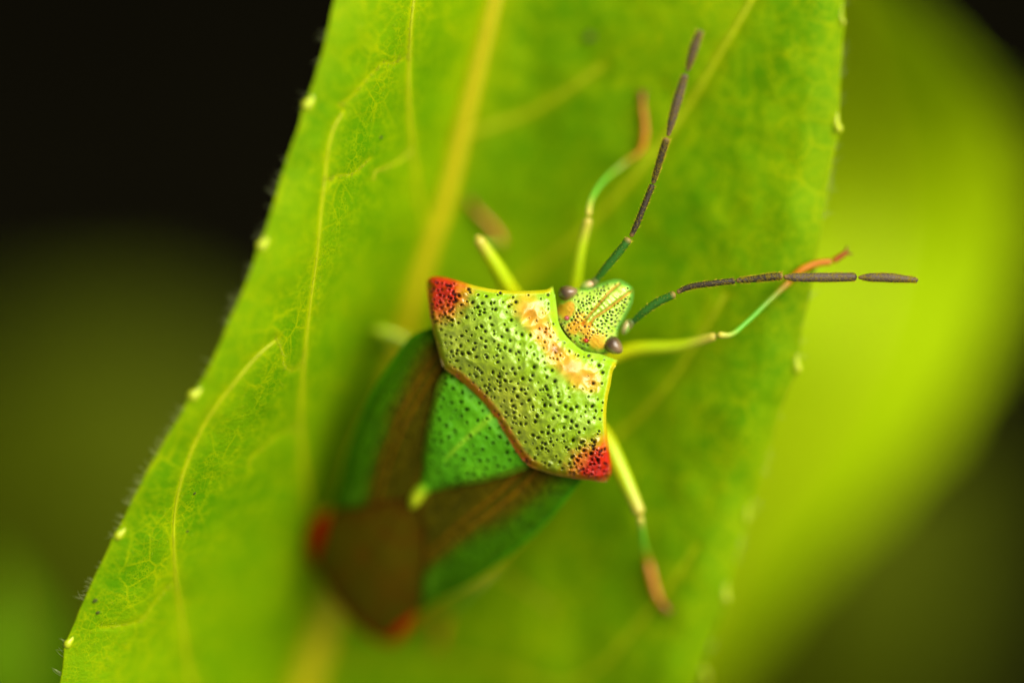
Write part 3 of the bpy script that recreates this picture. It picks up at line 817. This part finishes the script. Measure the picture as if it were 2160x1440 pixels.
# --- abdomen and thorax: one closed body under the plates
def body():
    st = []
    n = 90; ns = 64
    V = np.zeros((n, ns, 3)); COL = np.zeros((n, ns, 3))
    tt = np.linspace(-0.62, 1.03, n)
    ang = np.linspace(0, 2 * np.pi, ns, endpoint=False)
    for i, t in enumerate(tt):
        if t < 0:
            u = -t / 0.62
            c = np.array([1045 + (1200 - 1045) * u, 835 + (705 - 835) * u])
            half = np.array([158, 161]) * (1 - 0.72 * u ** 1.3) * 0.80
            zt, zb = -0.16 + 0.06 * u, -0.40 + 0.10 * u
        else:
            tc = min(t, 1.0)
            l = np.array(dorsal(np.array(tc), np.array(-1.0))); r = np.array(dorsal(np.array(tc), np.array(1.0)))
            cc = np.array(dorsal(np.array(tc), np.array(0.0)))
            half = (r[:2] - l[:2]) / 2 * np.interp(t, [0, 0.1, 0.5, 0.9, 1.0, 1.03], [0.80, 0.97, 1.035, 1.02, 1.0, 0.85])
            m = (r[:2] + l[:2]) / 2
            bow = cc[:2] - m
            c = m + 0.0 * bow
            zt, zb = cc[2] - 0.03, cc[2] - np.interp(t, [0, 0.5, 1.0, 1.03], [0.26, 0.27, 0.10, 0.06])
            ze = l[2] - 0.035
        for j, a in enumerate(ang):
            x = math.cos(a); y = math.sin(a)
            sx = math.copysign(abs(x) ** 0.8, x)
            if t < 0:
                zc = (zt + zb) / 2; z = zc + (zt - zc) * y
                px, py = c + half * sx
            else:
                z = ze + (zt - ze) * y if y > 0 else ze - (ze - zb) * abs(y)
                px, py = c + half * sx + bow * (1 - sx * sx)
                z = z - 0.012 * (1 - abs(sx)) * (y > 0)
            V[i, j] = P(px, py, z)
            base = lin(84, 70, 3) if y > -0.3 else lin(140, 170, 40)
            if abs(sx) > 0.93 and t > 0.2: base = lin(170, 150, 10)
            d = min(math.hypot(px - 655, py - 1140) , math.hypot(px - 830, py - 1338))
            w = float(smooth(85, 50, np.array(d)))
            tail = float(smooth(0.93, 1.0, np.array(t))) * 0.45
            base = base * (1 - tail) + lin(150, 40, 5) * tail
            COL[i, j] = base * (1 - w) + lin(156, 20, 0) * w
    idx = np.arange(n * ns).reshape(n, ns); nx = np.roll(idx, -1, 1)
    f = np.stack([idx[:-1], idx[1:], nx[1:], nx[:-1]], -1).reshape(-1, 4).tolist()
    f.append(idx[0].tolist()); f.append(idx[-1][::-1].tolist())
    return mesh_obj('body', V.reshape(-1, 3), f, M_wing, bug, COL.reshape(-1, 3))
body()

# --- forewings: leathery front part with a filmy membrane
def forewing(side):
    n, m = 300, 160
    q = np.linspace(0, 1, m)
    tend = lambda s: 0.50 + 0.20 * np.abs(s) ** 0.9
    A, Sg = np.meshgrid(np.linspace(0, 1, n), side * q, indexing='ij')
    TAU = A * tend(Sg)
    X, Y, Z = dorsal(TAU, Sg)
    Z = Z + 0.012 - 0.012 * smooth(0.97, 1.0, A) + 0.012 * np.abs(Sg) ** 2
    across = np.abs(Sg)
    # lengthwise veins and punctation
    ln = fbm(across * 34 + 3 + side * 5, TAU * 5, 3)
    Z += 0.010 * (ln - 0.5) * smooth(1.0, 0.9, across)
    for v0, v1 in ((0.60, 0.46), (0.82, 0.70)):
        vv = v0 + (v1 - v0) * TAU / 0.6
        Z += 0.006 * np.exp(-((across - vv) / 0.012) ** 2)
    brown = lin(76, 67, 0); brown2 = lin(58, 58, 0); green = lin(54, 98, 0)
    col = np.ones(X.shape + (3,)) * brown
    col = blend(col, smooth(0.05, 0.45, TAU) * 0.7, brown2)
    col = blend(col, smooth(0.45, 0.7, ln) * 0.3, lin(96, 76, 1))
    for v0, v1 in ((0.60, 0.46), (0.70, 0.55)):
        vv = v0 + (v1 - v0) * TAU / 0.6
        col = blend(col, 0.5 * np.exp(-((across - vv) / 0.010) ** 2), lin(150, 92, 8))
    gb = 0.80 - 0.22 * smooth(0.0, 0.6, TAU) + 0.08 * (fbm(X / 40, Y / 40) - 0.5)
    col = blend(col, smooth(gb - 0.06, gb + 0.16, across), green)
    col = blend(col, 0.6 * smooth(0.955, 0.995, across), lin(40, 122, 6))
    col = blend(col, 0.55 * np.exp(-((TAU - tend(Sg) + 0.05) / 0.03) ** 2 - ((across - 0.78) / 0.10) ** 2), lin(84, 130, 18))
    col = blend(col, 0.6 * smooth(0.94, 1.0, A) * smooth(0.65, 0.4, across), lin(100, 38, 6))
    # fine punctures
    r = np.random.default_rng(40 + side)
    ii = r.integers(4, n - 4, 1500); jj = r.integers(4, m - 4, 1500)
    for i, j in zip(ii, jj):
        Z[i, j] -= 0.006; Z[i - 1:i + 2, j - 1:j + 2] -= 0.004
        col[i - 1:i + 2, j] *= 0.45
        col[i, j - 1:j + 2] *= 0.55
    w = shell('forewing', P(X, Y, Z), M_wing, bug, col, th=0.014, flip=(side > 0))
    # membrane, tucked under the end of the leathery part
    n2, m2 = 110, 90
    q2 = np.linspace(-0.18, 0.93, m2)
    A2, S2 = np.meshgrid(np.linspace(0, 1, n2), side * q2, indexing='ij')
    S2 = S2 * (1 - 0.16 * smooth(0.15, 0.7, A2))
    t0 = tend(S2) - 0.05
    T2 = t0 + A2 * (0.975 - 0.02 * np.abs(S2) - t0)
    X2, Y2, Z2 = dorsal(T2, S2)
    lift = 0.004 if side > 0 else 0.0005
    Z2 = Z2 + lift + 0.006 * (fbm(q2[None] * 14 + side, A2 * 2.5, 2) - 0.5)
    c2 = np.ones(X2.shape + (3,)) * lin(68, 63, 0)
    c2 = blend(c2, smooth(0.4, 0.7, fbm(X2 / 60, Y2 / 60)) * 0.6, lin(78, 62, 0))
    vn = np.abs(((q2[None] * 7 + 0.5 * A2) % 1.0) - 0.5)
    c2 = blend(c2, 0.35 * smooth(0.12, 0.0, vn), lin(60, 40, 0))
    c2 = blend(c2, 0.45 * smooth(0.35, 0.8, fbm(X2 / 45 + 8, Y2 / 45)), lin(84, 46, 0))
    c2 = blend(c2, smooth(0.25, 0.0, A2) * 0.6, lin(72, 42, 0))
    c2 = blend(c2, smooth(0.85, 1.0, A2) * 0.6, lin(84, 34, 2))
    mo = shell('membrane', P(X2, Y2, Z2), M_membrane, w, c2, th=0.0025, flip=(side > 0))
forewing(-1); forewing(1)

# --- scutellum
def scutellum():
    L = [(958, 770), (934, 790), (913, 850), (898, 920), (890, 975), (886, 1010), (874, 1024), (863, 1040), (858, 1056), (863, 1070)]
    R = [(1128, 965), (1116, 985), (1042, 1010), (975, 1024), (930, 1033), (912, 1039), (903, 1048), (895, 1060), (885, 1070), (872, 1074)]
    k = [0, .1, .32, .55, .72, .82, .87, .92, .97, 1.0]
    n, m = 320, 240
    s = np.linspace(0, 1, n); q = np.linspace(-1, 1, m)
    A, B = crv(L, t=s, keys=k), crv(R, t=s, keys=k)
    S, Q = np.meshgrid(s, q, indexing='ij')
    w = (Q + 1) / 2
    X = A[:, None, 0] * (1 - w) + B[:, None, 0] * w; Y = A[:, None, 1] * (1 - w) + B[:, None, 1] * w
    # bow the base line to follow the hind edge of the pronotum
    de = np.minimum(dpoly(X, Y, L), dpoly(X, Y, R))
    Z = np.interp(S, [0, 0.1, 0.5, 0.8, 1.0], [-0.105, -0.095, -0.145, -0.215, -0.275])
    Z = Z + 0.03 * (1 - Q ** 2) * smooth(1.0, 0.6, S) + 0.03 * smooth(0.78, 0.95, S) * (1 - Q ** 2)
    Z -= 0.022 * np.clip(1 - de / 12, 0, 1) ** 2
    Z += 0.012 * (fbm(X / 24.0 + 9, Y / 24.0, 2) - 0.5)
    col = np.ones(X.shape + (3,)) * lin(72, 142, 6)
    col = blend(col, 0.5 * smooth(0.4, 0.7, fbm(X / 50, Y / 50 + 4)), lin(92, 162, 10))
    col = blend(col, 0.55 * np.exp(-(Q / 0.05) ** 2) * smooth(0.6, 0.45, S), lin(140, 185, 30))
    col = blend(col, 0.6 * smooth(14, 3, de) * smooth(0.8, 0.6, S), lin(96, 110, 14))
    col = blend(col, smooth(0.80, 0.93, S), lin(176, 190, 24))
    outl = np.array(L + R[::-1])
    pts = poisson(outl, lambda x, y: 17 if float(np.minimum(dpoly(np.array(x), np.array(y), L), dpoly(np.array(x), np.array(y), R))) > 18 else 11, 2600, 21)
    pts = np.array([p for p in pts if p[0] - 0.8 * (p[1] - 1010) > 905 and float(np.minimum(dpoly(np.array(p[0]), np.array(p[1]), L), dpoly(np.array(p[0]), np.array(p[1]), R))) > 4])
    apply_pits(X, Y, Z, col, pts, lambda x, y: 3.6, 0.014, seed=9)
    return shell('scutellum', P(X, Y, Z), M_scut, bug, col, th=0.03)
scutellum()

# --- legs
YG = lin(192, 196, 2); YG2 = lin(172, 196, 10); TEAL = lin(104, 180, 36); OR = lin(188, 114, 0); RB_ = lin(146, 56, 0); PALEJ = lin(206, 190, 70)
def leg(fem, femr, tib, tibr, tar, tarr, cols=(YG, YG2, TEAL), claw=None, claw_dir=None):
    fem = [P(*p) for p in fem]; tib = [P(*p) for p in tib]; tar_w = [P(*p) for p in tar]
    e = empty('leg', tuple(tar_w[-1]), bug)
    f = tube('femur', fem, np.array(femr) / 600, M_limb, None, ns=18, nl=50, colors=[cols[0], cols[0], cols[1], cols[1], cols[3] if len(cols) > 3 else PALEJ * 0.8])
    t = tube('tibia', tib, np.array(tibr) / 600, M_limb, None, ns=14, nl=50, colors=[PALEJ, cols[2], cols[2], cols[2] * 0.7 + OR * 0.3, OR])
    # tarsus: two joints and a pair of claws
    k = len(tar_w) // 2
    parts = [f, t]
    a = np.array(tar_w)
    n = len(a)
    mid = (n + 1) // 2
    parts.append(tube('tarsus', a[:mid + 1], np.array(tarr[:mid + 1]) * 0.86 / 600, M_limb, None, ns=12, nl=30, colors=[OR, OR, OR * 0.8 + RB_ * 0.2]))
    parts.append(tube('tarsus', a[mid:], np.array(tarr[mid:]) * 0.86 / 600, M_limb, None, ns=12, nl=30, colors=[OR * 0.6 + RB_ * 0.4, RB_, RB_]))
    d = a[-1] - a[-2]; d = d / np.linalg.norm(d); s = np.cross(d, [0, 0, 1.0]); s /= np.linalg.norm(s)
    for g in (-1, 1):
        c0 = a[-1] - d * 0.006
        parts.append(tube('claw', [c0, c0 + d * 0.014 + s * g * 0.012, c0 + d * 0.020 + s * g * 0.018 + np.array([0, 0, -0.008])], np.array([3.2, 2.6, 1.0]) / 600, M_limb, None, ns=8, nl=14, colors=[RB_, lin(70, 30, 10)]))
    for o in parts:
        o.parent = e
        o.matrix_parent_inverse = (bug.matrix_basis @ e.matrix_parent_inverse @ e.matrix_basis).inverted()
    return e
def lz(x, y, h=0.022):
    return float(leaf_z(x, y)) + h
# front left
leg([(1205, 690, -0.26), (1212, 610, -0.22), (1222, 540, -0.17), (1242, 458, -0.13)], [13, 14, 12, 10],
    [(1241, 455, -0.13), (1246, 425, -0.16), (1270, 385, -0.22), (1310, 350, lz(1310, 350, .06)), (1352, 320, lz(1352, 320, .03))], [7, 5.5, 5, 5, 6.5],
    [(1352, 322, lz(1352, 322)), (1360, 285, lz(1360, 285)), (1359, 250, lz(1359, 250)), (1354, 222, lz(1354, 222)), (1355, 198, lz(1355, 198, .012))], [8, 9, 7.5, 8, 6])
# middle left
leg([(1105, 660, -0.30), (1068, 600, -0.22), (1040, 552, -0.17), (1006, 500, -0.12)], [17, 18, 16, 12],
    [(1006, 502, -0.13), (1022, 508, -0.24), (1042, 514, -0.34), (1060, 516, lz(1060, 516, .025))], [8, 6, 6, 7],
    [(1060, 516, lz(1060, 516)), (1046, 490, lz(1046, 490)), (1028, 468, lz(1028, 468)), (1006, 446, lz(1006, 446)), (992, 428, lz(992, 428, .012))], [9, 10, 8, 8, 6])
# hind left
leg([(930, 800, -0.50), (880, 738, -0.44), (830, 708, -0.42), (790, 694, -0.42)], [14, 15, 13, 10],
    [(790, 694, -0.42), (800, 705, -0.46), (822, 722, lz(822, 722, .03)), (848, 745, lz(848, 745, .025))], [7, 6, 5.5, 6],
    [(848, 745, lz(848, 745)), (842, 770, lz(842, 770)), (832, 790, lz(832, 790)), (826, 806, lz(826, 806)), (820, 822, lz(820, 822, .012))], [7, 8, 7, 7, 5], cols=(YG, YG2, TEAL, YG2))
# front right
leg([(1250, 770, -0.26), (1330, 738, -0.22), (1430, 730, -0.15), (1512, 708, -0.07)], [14, 15.5, 14, 9],
    [(1512, 706, -0.06), (1540, 706, -0.06), (1572, 682, -0.07), (1620, 636, -0.09), (1668, 592, lz(1668, 592, .03))], [8, 6, 5.5, 5.5, 7],
    [(1664, 594, lz(1664, 594, .03)), (1690, 570, lz(1690, 570, .03)), (1722, 556, lz(1722, 556, .03)), (1756, 552, -0.13), (1786, 532, -0.13)], [9, 10, 9, 8.5, 6])
# middle right
leg([(1230, 860, -0.30), (1282, 935, -0.22), (1318, 1010, -0.18), (1352, 1088, -0.16)], [17, 18, 17, 13],
    [(1350, 1090, -0.17), (1354, 1120, -0.22), (1358, 1150, -0.28), (1366, 1182, lz(1366, 1182, .03))], [8, 6, 6, 7],
    [(1366, 1182, lz(1366, 1182)), (1374, 1212, lz(1374, 1212)), (1382, 1244, lz(1382, 1244)), (1392, 1268, lz(1392, 1268)), (1408, 1286, lz(1408, 1286, .012))], [8.5, 10, 9, 9, 6])
# hind right
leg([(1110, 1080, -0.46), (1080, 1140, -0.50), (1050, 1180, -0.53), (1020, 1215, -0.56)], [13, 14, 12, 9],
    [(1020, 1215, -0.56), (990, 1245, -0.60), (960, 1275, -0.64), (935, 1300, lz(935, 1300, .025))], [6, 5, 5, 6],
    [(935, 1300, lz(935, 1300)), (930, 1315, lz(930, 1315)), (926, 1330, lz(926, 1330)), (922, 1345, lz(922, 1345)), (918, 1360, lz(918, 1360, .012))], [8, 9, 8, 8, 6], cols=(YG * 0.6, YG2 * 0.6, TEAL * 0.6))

# --- antennae
AG = lin(46, 100, 16); AK = lin(56, 47, 28); AB = lin(92, 78, 58)
def antenna(segs):
    first = None
    for i, (pts, rads, cols) in enumerate(segs):
        w3 = np.array([P(*p) for p in pts])
        nm = 'antenna' if i == 0 else 'segment'
        v, f, c, cc, rr = tube_data(w3, np.array(rads) * 1.1 / 600, ns=16, nl=60, colors=cols, bump=0.05)
        o = mesh_obj(nm, v, f, M_antenna, bug if i == 0 else first, c)
        if i == 0: first = o
        else:
            # short golden bristles
            V, F = [], []
            nb = (0, 70, 150, 420, 420)[min(i, 4)] if i < 5 else 420
            tang = np.gradient(cc, axis=0); tang /= np.linalg.norm(tang, axis=1)[:, None]
            for b in range(nb):
                k = rng.integers(3, 57); d = tang[k]
                a = np.cross(d, [0, 0, 1.0]); a /= np.linalg.norm(a); b2 = np.cross(a, d)
                an = rng.uniform(0, 6.28); nrm = a * math.cos(an) + b2 * math.sin(an)
                p0 = cc[k] + (cc[k + 1] - cc[k]) * rng.random() + nrm * rr[k] * 0.9
                tip = p0 + (nrm * 0.7 + d * 0.75) * rng.uniform(5.0, 9.0) / 600
                e = np.cross(nrm, d) * 0.0016
                o0 = len(V)
                V += [p0 + e, p0 - e, p0 + d * 0.0016, tip]
                F += [(o0, o0 + 1, o0 + 3), (o0 + 1, o0 + 2, o0 + 3), (o0 + 2, o0, o0 + 3)]
            if V:
                h = mesh_obj('bristles', np.array(V), F, M_bristle, first, shade=False)
                tag(h, kind='stuff')
J = lin(150, 118, 56)
antenna([
    ([(1244, 602, -0.08), (1256, 592, -0.07), (1262, 584, -0.065)], [7, 7, 6], [lin(170, 140, 90), AG]),
    ([(1256, 592, -0.07), (1280, 562, -0.045), (1302, 536, -0.03), (1328, 502, -0.015)], [5.5, 7.5, 8, 7.5], [AK] + [AG] * 9 + [J]),
    ([(1330, 500, -0.015), (1342, 476, -0.01), (1358, 436, 0.0), (1377, 388, 0.01)], [4.5, 5.6, 5.6, 5.8], [J] + [AK] * 11),
    ([(1377, 388, 0.01), (1386, 358, 0.02), (1397, 322, 0.035), (1407, 290, 0.045)], [4.5, 6, 6.6, 6.6], [J] + [AK] * 11 + [J]),
    ([(1409, 288, 0.045), (1417, 256, 0.06), (1431, 205, 0.08), (1446, 156, 0.10)], [3.5, 7.5, 8.6, 6], [J] + [AB] * 11),
    ([(1449, 152, 0.10), (1457, 126, 0.115), (1466, 96, 0.13), (1478, 64, 0.145)], [3.0, 7.5, 8.5, 5], [J * 0.8] + [AB] * 9 + [AB * 0.9])])
antenna([
    ([(1322, 692, -0.08), (1330, 682, -0.07), (1338, 675, -0.065)], [7, 7, 6], [lin(170, 140, 90), AG]),
    ([(1334, 680, -0.07), (1358, 658, -0.045), (1386, 638, -0.03), (1425, 619, -0.015)], [5.5, 7.5, 8, 7.5], [AK] + [AG] * 9 + [J]),
    ([(1427, 617, -0.015), (1452, 606, -0.01), (1500, 598, 0.0), (1552, 592, 0.0)], [4.5, 5.6, 5.8, 5.8], [J] + [AK] * 11),
    ([(1552, 592, 0.0), (1585, 589, 0.0), (1620, 585, 0.005), (1652, 582, 0.005)], [4.5, 6.2, 7.2, 7.2], [J] + [AK] * 11 + [J]),
    ([(1652, 584, 0.005), (1675, 585, 0.005), (1740, 585, 0.008), (1808, 584, 0.01)], [3.5, 8.2, 8.8, 8.2], [J] + [AB] * 10 + [AK]),
    ([(1810, 585, 0.01), (1836, 585, 0.01), (1880, 586, 0.01), (1937, 591, 0.01)], [3.0, 8.0, 8.8, 4.0], [J * 0.8] + [AB] * 9 + [AB * 0.9])])

# everything on the bug was written in world coordinates
def settle(o, world_inv):
    for ch in o.children:
        if ch.type == 'MESH' and o is bug:
            ch.matrix_parent_inverse = world_inv
settle(bug, bug.matrix_basis.inverted())
